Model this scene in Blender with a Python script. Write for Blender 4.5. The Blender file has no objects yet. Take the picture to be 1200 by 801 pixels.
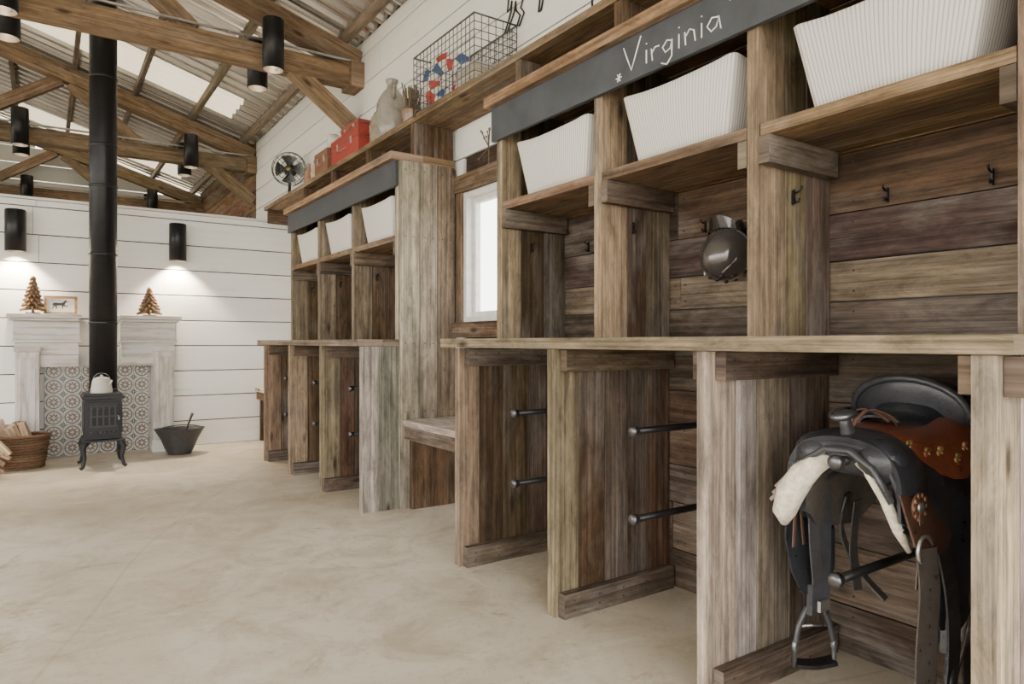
import bpy, math, random
from mathutils import Vector, Matrix
R = random.Random(7)
pi = math.pi
# ------------------------------------------------------------------ node helpers
class NT:
    def __init__(s, name):
        s.m = bpy.data.materials.new(name); s.m.use_nodes = True
        s.t = s.m.node_tree; s.n = s.t.nodes; s.l = s.t.links
        s.b = s.n['Principled BSDF']; s.out = s.n['Material Output']
    def new(s, k, **kw):
        n = s.n.new(k)
        for a, b in kw.items(): setattr(n, a, b)
        return n
    def put(s, sock, v):
        if isinstance(v, bpy.types.NodeSocket): s.l.new(v, sock)
        elif v is not None: sock.default_value = v
    def math(s, op, a, b=None, c=None, clamp=False):
        n = s.new('ShaderNodeMath', operation=op, use_clamp=clamp)
        s.put(n.inputs[0], a); s.put(n.inputs[1], b)
        if c is not None: s.put(n.inputs[2], c)
        return n.outputs[0]
    def mix(s, f, a, b, mode='MIX'):
        n = s.new('ShaderNodeMix', data_type='RGBA', blend_type=mode)
        s.put(n.inputs[0], f)
        for i, v in ((6, a), (7, b)):
            if not isinstance(v, bpy.types.NodeSocket) and len(v) == 3: v = (*v, 1)
            s.put(n.inputs[i], v)
        return n.outputs[2]
    def mapping(s, vec, scale, loc=(0, 0, 0)):
        n = s.new('ShaderNodeMapping'); s.l.new(vec, n.inputs[0])
        n.inputs['Scale'].default_value = scale; n.inputs['Location'].default_value = loc
        return n.outputs[0]
    def noise(s, vec, scale=1, detail=4, rough=.55, dist=0):
        n = s.new('ShaderNodeTexNoise')
        if vec is not None: s.l.new(vec, n.inputs['Vector'])
        n.inputs['Scale'].default_value = scale; n.inputs['Detail'].default_value = detail
        n.inputs['Roughness'].default_value = rough; n.inputs['Distortion'].default_value = dist
        return n.outputs[0]
    def rng(s, v, a, b, c=0, d=1):
        n = s.new('ShaderNodeMapRange'); s.l.new(v, n.inputs[0])
        for i, x in enumerate((a, b, c, d)): n.inputs[i+1].default_value = x
        return n.outputs[0]
    def bump(s, h, strength=.3, dist=.005):
        n = s.new('ShaderNodeBump'); n.inputs['Strength'].default_value = strength
        n.inputs['Distance'].default_value = dist; s.l.new(h, n.inputs['Height'])
        s.l.new(n.outputs[0], s.b.inputs['Normal'])
    def tone(s):
        n = s.new('ShaderNodeAttribute', attribute_name='tone'); return n.outputs['Color']
    def uv(s):
        return s.new('ShaderNodeTexCoord').outputs['UV']
    def obj(s):
        return s.new('ShaderNodeTexCoord').outputs['Object']
    def grey3(s, v):
        comb = s.new('ShaderNodeCombineColor')
        for i in range(3): s.l.new(v, comb.inputs[i])
        return comb.outputs[0]
def wood(name, contrast=1.0, grey=.35, rough=.8, knots=True, bump=.5, greycol=(.225, .195, .168)):
    s = NT(name); uv = s.uv(); t = s.tone()
    g1 = s.noise(s.mapping(uv, (.9, 62, 1)), 1, 5, .72, .15)
    g0 = s.noise(s.mapping(uv, (.9, 11, 1), (2, 9, 0)), 1, 3, .6, .8)
    big = s.noise(s.mapping(uv, (1.3, 4.0, 1), (3, 7, 0)), 1, 4, .65, .4)
    pa = s.noise(s.mapping(uv, (4.5, 16, 1), (5, 1, 0)), 1, 5, .78, .5)
    v = s.math('MULTIPLY', s.rng(g1, .36, .62, 1-.46*contrast, 1+.30*contrast), s.rng(pa, .32, .66, 1-.50*contrast, 1+.28*contrast))
    v = s.math('MULTIPLY', v, s.rng(g0, .33, .65, 1-.28*contrast, 1+.16*contrast))
    v = s.math('MULTIPLY', v, s.rng(big, .28, .46, 1-.40*contrast, 1.0))
    base = s.mix(s.rng(big, .48, .64, 0, grey), t, greycol)
    col = s.mix(1.0, base, s.grey3(v), 'MULTIPLY')
    if knots:
        vo = s.new('ShaderNodeTexVoronoi'); vo.inputs['Scale'].default_value = 1
        s.l.new(s.mapping(uv, (2.2, 7.0, 1)), vo.inputs['Vector'])
        k = s.rng(vo.outputs['Distance'], .05, .15, .9, 0)
        col = s.mix(k, col, (.032, .019, .012))
    s.l.new(col, s.b.inputs['Base Color'])
    s.b.inputs['Roughness'].default_value = rough
    s.b.inputs['Specular IOR Level'].default_value = .2
    s.bump(s.math('ADD', g1, pa), bump, .004)
    return s.m
def gen(name, rough=.5, metal=0, nscale=12, amt=.15, bump=.1, coat=0, bscale=None):
    s = NT(name); o = s.obj(); t = s.tone()
    n = s.noise(o, nscale, 3, .6)
    v = s.rng(n, .3, .7, 1-amt, 1+amt)
    s.l.new(s.mix(1.0, t, s.grey3(v), 'MULTIPLY'), s.b.inputs['Base Color'])
    s.l.new(s.rng(n, .3, .7, max(.03, rough-.1), min(1, rough+.1)), s.b.inputs['Roughness'])
    s.b.inputs['Metallic'].default_value = metal
    s.b.inputs['Coat Weight'].default_value = coat
    if bump: s.bump(s.noise(o, bscale or nscale*4, 3, .6), bump, .003)
    return s.m
M_WOOD = wood('weathered_wood', 1.0, .6)
M_BEAM = wood('beam_wood', .85, .35, .75)
def painted(name, stain, amt, scol):
    s = NT(name); uv = s.uv(); t = s.tone()
    g1 = s.noise(s.mapping(uv, (.8, 22, 1)), 1, 5, .65, .3)
    pa = s.noise(s.mapping(uv, (1.6, 6, 1), (4, 2, 0)), 1, 5, .75, .3)
    col = s.mix(s.rng(g1, .3, .7, 0, .12), t, scol)
    col = s.mix(s.rng(s.math('ADD', s.math('MULTIPLY', g1, .5), s.math('MULTIPLY', pa, .5)), stain, stain+.10, 0, amt), col, scol)
    s.l.new(col, s.b.inputs['Base Color']); s.b.inputs['Roughness'].default_value = .6
    s.bump(g1, .3, .003); return s.m
M_PAINT = painted('whitewashed_boards', .57, .40, (.46, .41, .34))
M_WASH = painted('distressed_whitewash', .49, .75, (.31, .27, .22))
M_BLACK = gen('black_metal', .38, .6, 20, .15, .05)
M_IRON = gen('cast_iron', .5, .5, 30, .2, .15)
M_LEATHER = gen('leather', .36, 0, 30, .25, .35, .2, 160)
M_FLEECE = gen('sheepskin', .95, 0, 60, .25, 1.0, 0, 130)
M_STEEL = gen('brushed_steel', .35, .9, 30, .1, .05)
M_PLAST = gen('painted_surface', .5, 0, 18, .12, .05)
M_CERAM = gen('stoneware_glaze', .3, 0, 14, .15, .05, .3)
M_STRAW = gen('straw', .9, 0, 80, .3, .3)
M_CHALK = gen('chalk', .95, 0, 200, .15, .2)
M_BOARD = gen('chalkboard_paint', .6, 0, 9, .25, .05)
M_CLOTH = gen('cloth', .9, 0, 150, .1, .3)
def mat_fabric():
    s = NT('ticking_stripe_fabric'); uv = s.uv()
    sp = s.new('ShaderNodeSeparateXYZ'); s.l.new(uv, sp.inputs[0])
    w = s.math('SINE', s.math('MULTIPLY', sp.outputs[0], 2*pi/.0135))
    k = s.rng(w, .3, .85, 0, .60)
    n = s.noise(s.mapping(uv, (300, 300, 1)), 1, 2)
    col = s.mix(k, (.76, .73, .68), (.22, .22, .24))
    col = s.mix(s.rng(n, .4, .7, 0, .15), col, (.5, .49, .46))
    s.l.new(col, s.b.inputs['Base Color']); s.b.inputs['Roughness'].default_value = .95
    s.bump(n, .3, .002); return s.m
M_FAB = mat_fabric()
def mat_concrete():
    s = NT('polished_concrete'); o = s.obj()
    a = s.noise(o, .7, 4, .6, .5); b = s.noise(o, 2.6, 8, .75, .6); c = s.noise(o, 45, 3, .6)
    col = s.mix(s.rng(a, .38, .62), (.64, .56, .43), (.82, .765, .64))
    col = s.mix(s.rng(b, .45, .64, 0, .70), col, (.50, .42, .30))
    col = s.mix(s.rng(c, .55, .75, 0, .28), col, (.36, .30, .21))
    d = s.noise(o, 1.1, 10, .82, 2.0)
    col = s.mix(s.rng(d, .56, .63, 0, .65), col, (.43, .33, .21))
    e = s.noise(o, 6, 8, .85, 3.0)
    col = s.mix(s.rng(e, .61, .68, 0, .6), col, (.34, .26, .17))
    g = s.noise(o, 1.7, 9, .8, 1.2)
    col = s.mix(s.rng(g, .56, .66, 0, .5), col, (.86, .83, .75))
    vo = s.new('ShaderNodeTexVoronoi', feature='DISTANCE_TO_EDGE'); vo.inputs['Scale'].default_value = .28
    wob = s.mix(.25, s.mapping(o, (1, 1, 0)), s.new('ShaderNodeTexNoise').outputs[1])
    s.l.new(wob, vo.inputs['Vector'])
    col = s.mix(s.rng(vo.outputs['Distance'], .0, .0014, .3, 0), col, (.35, .29, .2))
    s.l.new(col, s.b.inputs['Base Color'])
    s.l.new(s.rng(b, .3, .7, .34, .58), s.b.inputs['Roughness'])
    s.bump(b, .08, .004); return s.m
M_CONC = mat_concrete()
def mat_galv():
    s = NT('corrugated_galvanised_steel'); o = s.obj()
    a = s.noise(s.mapping(o, (.6, 5, 1)), 2.0, 4, .6)
    col = s.mix(s.rng(a, .35, .65), (.62, .61, .60), (.95, .93, .90))
    s.l.new(col, s.b.inputs['Base Color']); s.b.inputs['Metallic'].default_value = .85
    s.b.inputs['Roughness'].default_value = .24; return s.m
M_GALV = mat_galv()
def mat_sky():
    s = NT('translucent_skylight_sheet')
    tr = s.new('ShaderNodeBsdfTranslucent'); tr.inputs[0].default_value = (.36, .315, .24, 1)
    mx = s.new('ShaderNodeMixShader'); mx.inputs[0].default_value = .45
    s.b.inputs['Base Color'].default_value = (.8, .76, .66, 1)
    s.l.new(tr.outputs[0], mx.inputs[1]); s.l.new(s.b.outputs[0], mx.inputs[2]); s.l.new(mx.outputs[0], s.out.inputs[0])
    return s.m
M_SKYL = mat_sky()
def mat_emit(name, col, st):
    s = NT(name); s.b.inputs['Base Color'].default_value = (*col, 1)
    s.b.inputs['Emission Color'].default_value = (*col, 1); s.b.inputs['Emission Strength'].default_value = st
    return s.m
M_BULB = mat_emit('lamp_bulb_glow', (1, .85, .62), 14)
def mat_glass():
    s = NT('window_glass')
    tr = s.new('ShaderNodeBsdfTransparent'); gl = s.new('ShaderNodeBsdfGlossy'); gl.inputs['Roughness'].default_value = .02
    mx = s.new('ShaderNodeMixShader'); mx.inputs[0].default_value = .06
    s.l.new(tr.outputs[0], mx.inputs[1]); s.l.new(gl.outputs[0], mx.inputs[2]); s.l.new(mx.outputs[0], s.out.inputs[0]); return s.m
M_GLASS = mat_glass()
def mat_tile():
    s = NT('encaustic_patterned_tile'); uv = s.uv()
    sc = s.mapping(uv, (1/.145, 1/.145, 1))
    fr = s.new('ShaderNodeVectorMath', operation='FRACTION'); s.l.new(sc, fr.inputs[0])
    sp = s.new('ShaderNodeSeparateXYZ'); s.l.new(fr.outputs[0], sp.inputs[0])
    x = s.math('SUBTRACT', sp.outputs[0], .5); y = s.math('SUBTRACT', sp.outputs[1], .5)
    r = s.math('SQRT', s.math('ADD', s.math('MULTIPLY', x, x), s.math('MULTIPLY', y, y)))
    th = s.math('ARCTAN2', y, x)
    c8 = s.math('COSINE', s.math('MULTIPLY', th, 8)); c4 = s.math('COSINE', s.math('MULTIPLY', th, 4))
    def less(a, b): return s.math('LESS_THAN', a, b)
    rc = s.math('ADD', .52, s.math('MULTIPLY', c4, -.05))
    col = s.mix(s.math('GREATER_THAN', r, rc), (.50, .47, .40), (.06, .07, .08))
    ring = s.math('MULTIPLY', less(r, .44), s.math('GREATER_THAN', r, .36))
    col = s.mix(ring, col, (.08, .09, .11))
    p = less(r, s.math('ADD', .27, s.math('MULTIPLY', c8, .07)))
    col = s.mix(p, col, (.33, .20, .11))
    p2 = less(r, s.math('ADD', .19, s.math('MULTIPLY', c8, .05)))
    col = s.mix(p2, col, (.07, .08, .10))
    col = s.mix(less(r, s.math('ADD', .10, s.math('MULTIPLY', c4, .03))), col, (.50, .47, .40))
    ed = s.math('MAXIMUM', s.math('ABSOLUTE', x), s.math('ABSOLUTE', y))
    col = s.mix(s.math('GREATER_THAN', ed, .488), col, (.42, .40, .36))
    s.l.new(col, s.b.inputs['Base Color']); s.b.inputs['Roughness'].default_value = .35; return s.m
M_TILE = mat_tile()
M_WICK = gen('wicker', .75, 0, 60, .35, .6)
M_GROUND = gen('outdoor_ground', .95, 0, 2, .25, .2)
# ------------------------------------------------------------------ mesh builder
Z = Vector((0, 0, 1))
class MB:
    def __init__(s):
        s.v = []; s.f = []; s.mi = []; s.uv = []; s.c = []; s.sm = []; s.mats = []
    def m(s, mat):
        if mat not in s.mats: s.mats.append(mat)
        return s.mats.index(mat)
    def add(s, vs, fs, uvs, col, mat, smooth=False):
        o = len(s.v); s.v += [Vector(p) for p in vs]; k = s.m(mat)
        for f, u in zip(fs, uvs):
            s.f.append(tuple(i+o for i in f)); s.uv.append(u); s.mi.append(k); s.c.append(col); s.sm.append(smooth)
    def box(s, mn, mx, col, mat, ax=0, M=None):
        mn = list(mn); mx = list(mx)
        for i in range(3):
            if mn[i] > mx[i]: mn[i], mx[i] = mx[i], mn[i]
        P = [(x, y, z) for x in (mn[0], mx[0]) for y in (mn[1], mx[1]) for z in (mn[2], mx[2])]
        F = [((0, 1, 3, 2), 0), ((4, 6, 7, 5), 0), ((0, 4, 5, 1), 1), ((2, 3, 7, 6), 1), ((0, 2, 6, 4), 2), ((1, 5, 7, 3), 2)]
        ru, rv = R.uniform(0, 60), R.uniform(0, 60); fs = []; us = []
        for f, n in F:
            oth = [i for i in range(3) if i != n]
            if ax in oth:
                o2 = [i for i in oth if i != ax][0]
                us.append([(P[i][ax]+ru, P[i][o2]+rv+n*.37) for i in f])
            else:
                us.append([(P[i][oth[0]]*.2+ru, P[i][oth[1]]*.4+rv) for i in f])
            fs.append(f)
        V = [Vector(p) for p in P]
        if M is not None: V = [M @ p for p in V]
        s.add(V, fs, us, col, mat)
    def beam(s, p, q, w, h, col, mat, up=Z):
        p = Vector(p); q = Vector(q); x = (q-p); L = x.length; x.normalize()
        y = up.cross(x).normalized(); z = x.cross(y)
        M = Matrix(((x.x, y.x, z.x, p.x), (x.y, y.y, z.y, p.y), (x.z, y.z, z.z, p.z), (0, 0, 0, 1)))
        s.box((0, -w/2, -h/2), (L, w/2, h/2), col, mat, 0, M)
    def rings(s, rs, col, mat, smooth=True, cap0=True, cap1=True, closed=False, uscale=1):
        n = len(rs[0]); V = [p for r in rs for p in r]; fs = []; us = []
        K = len(rs); rng_ = range(K if closed else K-1)
        for i in rng_:
            j2 = (i+1) % K
            for j in range(n):
                k = (j+1) % n
                fs.append((i*n+j, i*n+k, j2*n+k, j2*n+j))
                us.append([(i*.05*uscale, j/n*.3), (i*.05*uscale, (j+1)/n*.3), ((i+1)*.05*uscale, (j+1)/n*.3), ((i+1)*.05*uscale, j/n*.3)])
        if not closed:
            if cap0: fs.append(tuple(range(n-1, -1, -1))); us.append([(0, 0)]*n)
            if cap1: fs.append(tuple((K-1)*n+j for j in range(n))); us.append([(0, 0)]*n)
        s.add(V, fs, us, col, mat, smooth)
    def tube(s, pts, r, col, mat, n=8, closed=False, cap=True):
        pts = [Vector(p) for p in pts]; K = len(pts)
        rr = r if isinstance(r, (list, tuple)) else [r]*K
        T = []
        for i in range(K):
            a = pts[(i-1) % K] if (closed or i > 0) else pts[i]
            b = pts[(i+1) % K] if (closed or i < K-1) else pts[i]
            T.append((b-a).normalized())
        up = Vector((0, 0, 1)) if abs(T[0].z) < .9 else Vector((1, 0, 0))
        N = (up - T[0]*up.dot(T[0])).normalized(); rs = []
        for i in range(K):
            N = (N - T[i]*N.dot(T[i])).normalized(); B = T[i].cross(N)
            rs.append([pts[i] + (N*math.cos(2*pi*j/n) + B*math.sin(2*pi*j/n))*rr[i] for j in range(n)])
        s.rings(rs, col, mat, True, cap, cap, closed)
    def cyl(s, p, q, r, col, mat, n=16, r2=None):
        s.tube([p, q], [r, r if r2 is None else r2], col, mat, n)
    def strap(s, pts, wd, w, th, col, mat):
        pts = [Vector(p) for p in pts]; K = len(pts); rs = []
        ws = w if isinstance(w, (list, tuple)) else [w]*K
        # resample for a smooth hang
        if K > 2:
            P2 = []; W2 = []
            for i in range(K-1):
                p0 = pts[max(i-1, 0)]; p1 = pts[i]; p2 = pts[i+1]; p3 = pts[min(i+2, K-1)]
                for q in range(4):
                    t = q/4
                    P2.append(.5*((2*p1)+(p2-p0)*t+(2*p0-5*p1+4*p2-p3)*t*t+(3*p1-p0-3*p2+p3)*t**3)); W2.append(ws[i]+(ws[i+1]-ws[i])*t)
            P2.append(pts[-1]); W2.append(ws[-1]); pts, ws, K = P2, W2, len(P2)
        for i in range(K):
            T = (pts[min(i+1, K-1)]-pts[max(i-1, 0)]).normalized()
            W = Vector(wd); W = (W - T*W.dot(T)).normalized(); N = T.cross(W)
            a = W*ws[i]/2; b = N*th/2
            rs.append([pts[i]+a+b, pts[i]-a+b, pts[i]-a-b, pts[i]+a-b])
        s.rings(rs, col, mat, False)
    def lathe(s, prof, c, col, mat, n=24, M=None, sy=1, cap0=True, cap1=True):
        c = Vector(c); rs = []
        for r, z in prof:
            ring = []
            for j in range(n):
                p = Vector((r*math.cos(2*pi*j/n), r*sy*math.sin(2*pi*j/n), z))
                if M is not None: p = M @ p
                ring.append(p+c)
            rs.append(ring)
        s.rings(rs, col, mat, True, cap0, cap1)
    def ell(s, c, r, col, mat, n=20, k=12, M=None, z0=-1, z1=1):
        prof = []
        for i in range(k+1):
            a = math.asin(max(-1, z0)) + (math.asin(min(1, z1))-math.asin(max(-1, z0)))*i/k
            prof.append((max(math.cos(a), .01), math.sin(a)))
        S = Matrix.Diagonal((r[0], r[1], r[2])).to_4x4()
        s.lathe(prof, c, col, mat, n, (M @ S) if M is not None else S)
    def sheet(s, f, nu, nv, th, colo, mato, coli=None, mati=None):
        G = [[Vector(f(i/nu, j/nv)) for j in range(nv+1)] for i in range(nu+1)]
        def nrm(i, j):
            a = G[min(i+1, nu)][j]-G[max(i-1, 0)][j]; b = G[i][min(j+1, nv)]-G[i][max(j-1, 0)]
            n = a.cross(b); return n.normalized() if n.length > 1e-9 else Z
        I = [[G[i][j]-nrm(i, j)*th for j in range(nv+1)] for i in range(nu+1)]
        w = nv+1
        for g, col, mat, rev in ((G, colo, mato, False), (I, coli or colo, mati or mato, True)):
            V = [p for row in g for p in row]; fs = []; us = []
            for i in range(nu):
                for j in range(nv):
                    q = (i*w+j, (i+1)*w+j, (i+1)*w+j+1, i*w+j+1)
                    if rev: q = q[::-1]
                    fs.append(q); us.append([((k//w)/nu, (k % w)/nv) for k in q])
            s.add(V, fs, us, col, mat, True)
        per = [(i, 0) for i in range(nu)]+[(nu, j) for j in range(nv)]+[(i, nv) for i in range(nu, 0, -1)]+[(0, j) for j in range(nv, 0, -1)]
        V = [G[i][j] for i, j in per]+[I[i][j] for i, j in per]; n = len(per)
        fs = [(k, (k+1) % n, n+(k+1) % n, n+k) for k in range(n)]
        s.add(V, fs, [[(0, 0), (.1, 0), (.1, .1), (0, .1)]]*n, coli or colo, mati or mato, False)
    def build(s, name, bevel=0, parent=None):
        mn = Vector((min(v[i] for v in s.v) for i in range(3))); mx = Vector((max(v[i] for v in s.v) for i in range(3)))
        o = Vector(((mn.x+mx.x)/2, (mn.y+mx.y)/2, mn.z))
        me = bpy.data.meshes.new(name); me.from_pydata([v-o for v in s.v], [], s.f)
        for m in s.mats: me.materials.append(m)
        ud = []; cd = []
        for uvs, c in zip(s.uv, s.c):
            for q in uvs: ud += [q[0], q[1]]; cd += [c[0], c[1], c[2], 1]
        me.color_attributes.new('tone', 'FLOAT_COLOR', 'CORNER')
        me.attributes['tone'].data.foreach_set('color', cd)
        me.uv_layers.new(name='UVMap', do_init=False)
        me.uv_layers['UVMap'].data.foreach_set('uv', ud)
        me.polygons.foreach_set('material_index', s.mi); me.polygons.foreach_set('use_smooth', s.sm)
        me.update()
        ob = bpy.data.objects.new(name, me); bpy.context.scene.collection.objects.link(ob); ob.location = o
        if bevel:
            b = ob.modifiers.new('edge_wear', 'BEVEL'); b.width = bevel; b.segments = 2; b.limit_method = 'ANGLE'; b.angle_limit = .6
        if parent: ob.parent = parent
        return ob
def vary(c, a=.18, h=.05):
    k = 1+R.uniform(-a, a)
    return tuple(max(.01, x*k*(1+R.uniform(-h, h))) for x in c)
def par(child, p):
    bpy.context.view_layer.update(); child.parent = p; child.matrix_parent_inverse = p.matrix_world.inverted()
# ------------------------------------------------------------------ key dimensions (metres)
XF, XU, XB, XW = 1.631, 1.874, 2.28, 2.302     # lower front, upper front, locker back, wall face
YBACK = 7.70
RIDGE = -2.6
def zr(x): return 3.74+.3*((2.28-x) if x > RIDGE else (x-(2*RIDGE-2.28)))
# ------------------------------------------------------------------ floor / ground
b = MB(); b.box((-7.5, -5, -.12), (2.42, 13.3, 0), (1, 1, 1), M_CONC); b.build('floor')
b = MB(); b.box((-60, -60, -.3), (60, 60, -.13), (.52, .49, .38), M_GROUND); b.build('ground')
# ------------------------------------------------------------------ walls
WHITE = (.85, .845, .82)
def shiplap(b, y0, y1, z0, z1, holes=(), col=WHITE, mat=M_PAINT, ph=.255, X=XW):
    z = z0
    while z < z1-.02:
        zt = min(z+ph, z1); segs = [(y0, y1)]
        for (ha, hb, hz0, hz1) in holes:
            if zt > hz0+.002 and z < hz1-.002:
                ns = []
                for (a, c) in segs:
                    if a < ha: ns.append((a, min(c, ha)))
                    if c > hb: ns.append((max(a, hb), c))
                segs = ns
        for a, c in segs:
            t = a
            while t < c-.01:
                e = min(t+R.uniform(2.6, 4.5), c)
                if c-e < .5: e = c
                b.box((X, t+.0015, z+.004), (X+.022, e-.0015, zt-.004), vary(col, .035, .01) if mat is M_PAINT else vary(col, .3, .1), mat, 1); t = e
        z = zt
b = MB()
WY0, WY1, WZ0, WZ1 = 3.10, 3.93, 1.20, 2.06
shiplap(b, -5, 9.33, 0, 3.70, [(WY0, WY1, WZ0, WZ1)])
shiplap(b, 9.33, 13.25, 0, 3.70, col=(.20, .125, .07), mat=M_WOOD)
BK = (.06, .04, .028)
b.box((XW+.024, -5, 0), (XW+.12, WY0, 3.72), BK, M_WOOD, 1); b.box((XW+.024, WY1, 0), (XW+.12, 13.25, 3.72), BK, M_WOOD, 1)
b.box((XW+.024, WY0, 0), (XW+.12, WY1, WZ0), BK, M_WOOD, 1); b.box((XW+.024, WY0, WZ1), (XW+.12, WY1, 3.72), BK, M_WOOD, 1)
b.build('wall_right', .0015)
b = MB(); z = 0
while z < 2.35:
    zt = min(z+.258, 2.386); t = -7.4
    while t < 2.29:
        e = min(t+R.uniform(2.8, 4.2), 2.30)
        if 2.30-e < .6: e = 2.30
        b.box((t+.0015, YBACK, z+.005), (e-.0015, YBACK+.022, zt-.005), vary(WHITE, .04, .01), M_PAINT, 0); t = e
    z = zt
b.box((-7.4, YBACK+.024, 0), (2.30, YBACK+.12, 2.386), BK, M_WOOD, 0)
b.box((-7.4, YBACK-.01, 2.386), (2.30, YBACK+.13, 2.41), (.75, .75, .73), M_PAINT, 0)
b.build('wall_back', .0015)
b = MB(); z = 0
while z < 5.2:
    zt = z+.26
    xa = -7.5 if zt < 3.7 else 2*RIDGE-2.28+(zt-3.70)/.3
    xb = 2.3 if zt < 3.7 else 2.28-(zt-3.70)/.3
    if xb > xa: b.box((xa, 13.27, z+.004), (xb, 13.30, zt-.004), vary((.76, .75, .72), .05), M_PAINT, 0)
    z = zt
b.build('wall_gable')
b = MB()
for y in (-4.9, -1.9, 1.85, 5.65, 9.3, 13.1):
    b.box((-7.5, y-.09, 0), (-7.32, y+.09, 3.3), vary((.30, .23, .16)), M_BEAM, 2)
b.box((-7.5, -5, 3.1), (-7.35, 13.25, 3.68), (.7, .7, .68), M_PAINT, 1)
b.build('wall_left', .003)
# window
b = MB()
CB = (.17, .115, .07)
b.box((XW-.03, WY0-.12, WZ1), (XW-.001, WY1+.10, WZ1+.115), CB, M_WOOD, 1)
b.box((XW-.05, WY0-.12, WZ0-.10), (XW-.001, WY1+.10, WZ0-.0), vary(CB), M_WOOD, 1)
b.box((XW-.02, WY1, WZ0), (XW-.001, WY1+.07, WZ1), CB, M_WOOD, 2); b.box((XW-.02, WY0-.07, WZ0), (XW-.001, WY0, WZ1), CB, M_WOOD, 2)
W = (.74, .74, .72)
def frm(x0, x1, y0, y1, z0, z1, t):
    b.box((x0, y0, z0), (x1, y0+t, z1), W, M_PLAST, 2); b.box((x0, y1-t, z0), (x1, y1, z1), W, M_PLAST, 2)
    b.box((x0, y0+t, z0), (x1, y1-t, z0+t), W, M_PLAST, 1); b.box((x0, y0+t, z1-t), (x1, y1-t, z1), W, M_PLAST, 1)
frm(XW, XW+.11, WY0+.001, WY1-.001, WZ0+.001, WZ1-.001, .035)
ym = (WY0+WY1)/2
frm(XW+.03, XW+.07, WY0+.036, ym+.02, WZ0+.036, WZ1-.036, .035)
frm(XW+.05, XW+.09, ym-.02, WY1-.036, WZ0+.036, WZ1-.036, .035)
b.box((XW+.066, WY0+.07, WZ0+.06), (XW+.07, WY1-.07, WZ1-.06), (1, 1, 1), M_GLASS)
b.build('window_1', .002)
# ------------------------------------------------------------------ roof
b = MB(); ys = []; y = -5.4; pitch = .19
while y < 13.8: ys.append(y); y += pitch/8
SK = [(.6, 1.4), (8.2, 9.0), (12.0, 12.8)]
def prof(yy):
    t = math.sin(2*pi*yy/pitch); return .030*max(-1, min(1, t*1.5))
for (xa, xb) in ((2.95, RIDGE), (RIDGE, 2*RIDGE-2.95)):
    xs = [xa, (xa+xb)/2, xb]
    if xa > 2: xs = [2.95, 1.9, -.4, RIDGE]
    nx = len(xs)
    V = [Vector((x, yy, (zr(x) if x != RIDGE else 3.74+.3*(2.28-RIDGE))+prof(yy))) for yy in ys for x in xs]
    for mat, cond in ((M_GALV, False), (M_SKYL, True)):
        fs = []
        for i in range(len(ys)-1):
            yc = (ys[i]+ys[i+1])/2
            for j in range(nx-1):
                insk = any(a < yc < c for a, c in SK) and (nx == 4 and j == 1)
                if insk == cond: fs.append((i*nx+j, i*nx+j+1, (i+1)*nx+j+1, (i+1)*nx+j))
        if fs: b.add(V, fs, [[(0, 0)]*4]*len(fs), (1, 1, 1), mat, False)
b.build('ceiling')
b = MB()
x = 2.15
while x > -7.3:
    if abs(x-RIDGE) > .15: b.beam((x, -5.2, zr(x)-.08), (x, 13.6, zr(x)-.08), .045, .09, vary((.22, .17, .12)), M_BEAM)
    x -= .62
b.build('roof_purlins')
BE = (.24, .165, .10)
XL = 2*RIDGE-2.28
def truss(Y, name='roof_truss'):
    b = MB(); w = .14
    b.box((XL+.05, Y-w/2, 3.30), (2.30, Y+w/2, 3.475), vary(BE, .1), M_BEAM, 0)
    top = zr(2.28)-.125-.09; rt = 3.74+.3*(2.28-RIDGE)-.125-.09
    for xe in (2.28, XL): b.beam((xe, Y, top), (RIDGE, Y, rt), w, .18, vary(BE, .1), M_BEAM)
    for sgn in (1, -1):
        def mx(x): return x if sgn > 0 else 2*RIDGE-x
        for (xa, za, xb, zb) in ((.95, 3.47, .25, zr(.25)-.3), (-.75, 3.47, .15, zr(.15)-.3), (-.85, 3.47, RIDGE+.1, rt-.1)):
            b.beam((mx(xa), Y, za), (mx(xb), Y, zb), .10, .13, vary(BE, .15), M_BEAM)
        b.beam((mx(2.28), Y, 2.93), (mx(1.70), Y, 3.36), .12, .13, vary(BE, .1), M_BEAM)
        b.box((mx(2.18), Y-.12, 3.28), (mx(2.30), Y+.12, 3.5), vary(BE, .1), M_BEAM, 1)
    b.box((RIDGE-.07, Y-w/2, 3.47), (RIDGE+.07, Y+w/2, rt), vary(BE, .1), M_BEAM, 2)
    b.tube([(2.27, Y-.09, 3.50), (XL+.3, Y-.09, 3.50)], .012, (.5, .5, .5), M_STEEL, 8)
    b.tube([(2.29, Y-.02, 3.5), (2.28, Y-.09, 3.5)], .012, (.5, .5, .5), M_STEEL, 8)
    return b.build(name, .006)
for Y in (-1.9, 1.85, 5.75, 9.40, 13.05): truss(Y)
def can(c, sz=.40, r=.082, back=(0, .12)):
    b = MB(); x, y, z = c
    prof = [(r*.93, .02), (r*.93, 0), (r, 0), (r, sz-.006), (r-.006, sz), (.01, sz)]
    b.lathe(prof, c, (.018, .018, .02), M_BLACK, 24, cap0=False)
    b.lathe([(r*.93, .0), (r*.90, .16), (.01, .165)], c, (.5, .45, .4), M_STEEL, 24, cap0=False)
    b.ell((x, y, z+.10), (.045, .045, .05), (1, .9, .7), M_BULB, 12, 8)
    b.box((x-.03, y+min(back), z+sz*.55), (x+.03, y+max(back), z+sz*.68), (.02, .02, .02), M_BLACK)
    return b
for Yt in (5.75, 9.40, 13.05):
    for X in (-.22, 1.49):
        can((X, Yt-.24, 3.215), back=(.07, .168)).build('cylinder_downlight')
        can((X, Yt+.24, 3.215), back=(-.168, -.07)).build('cylinder_downlight')
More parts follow.
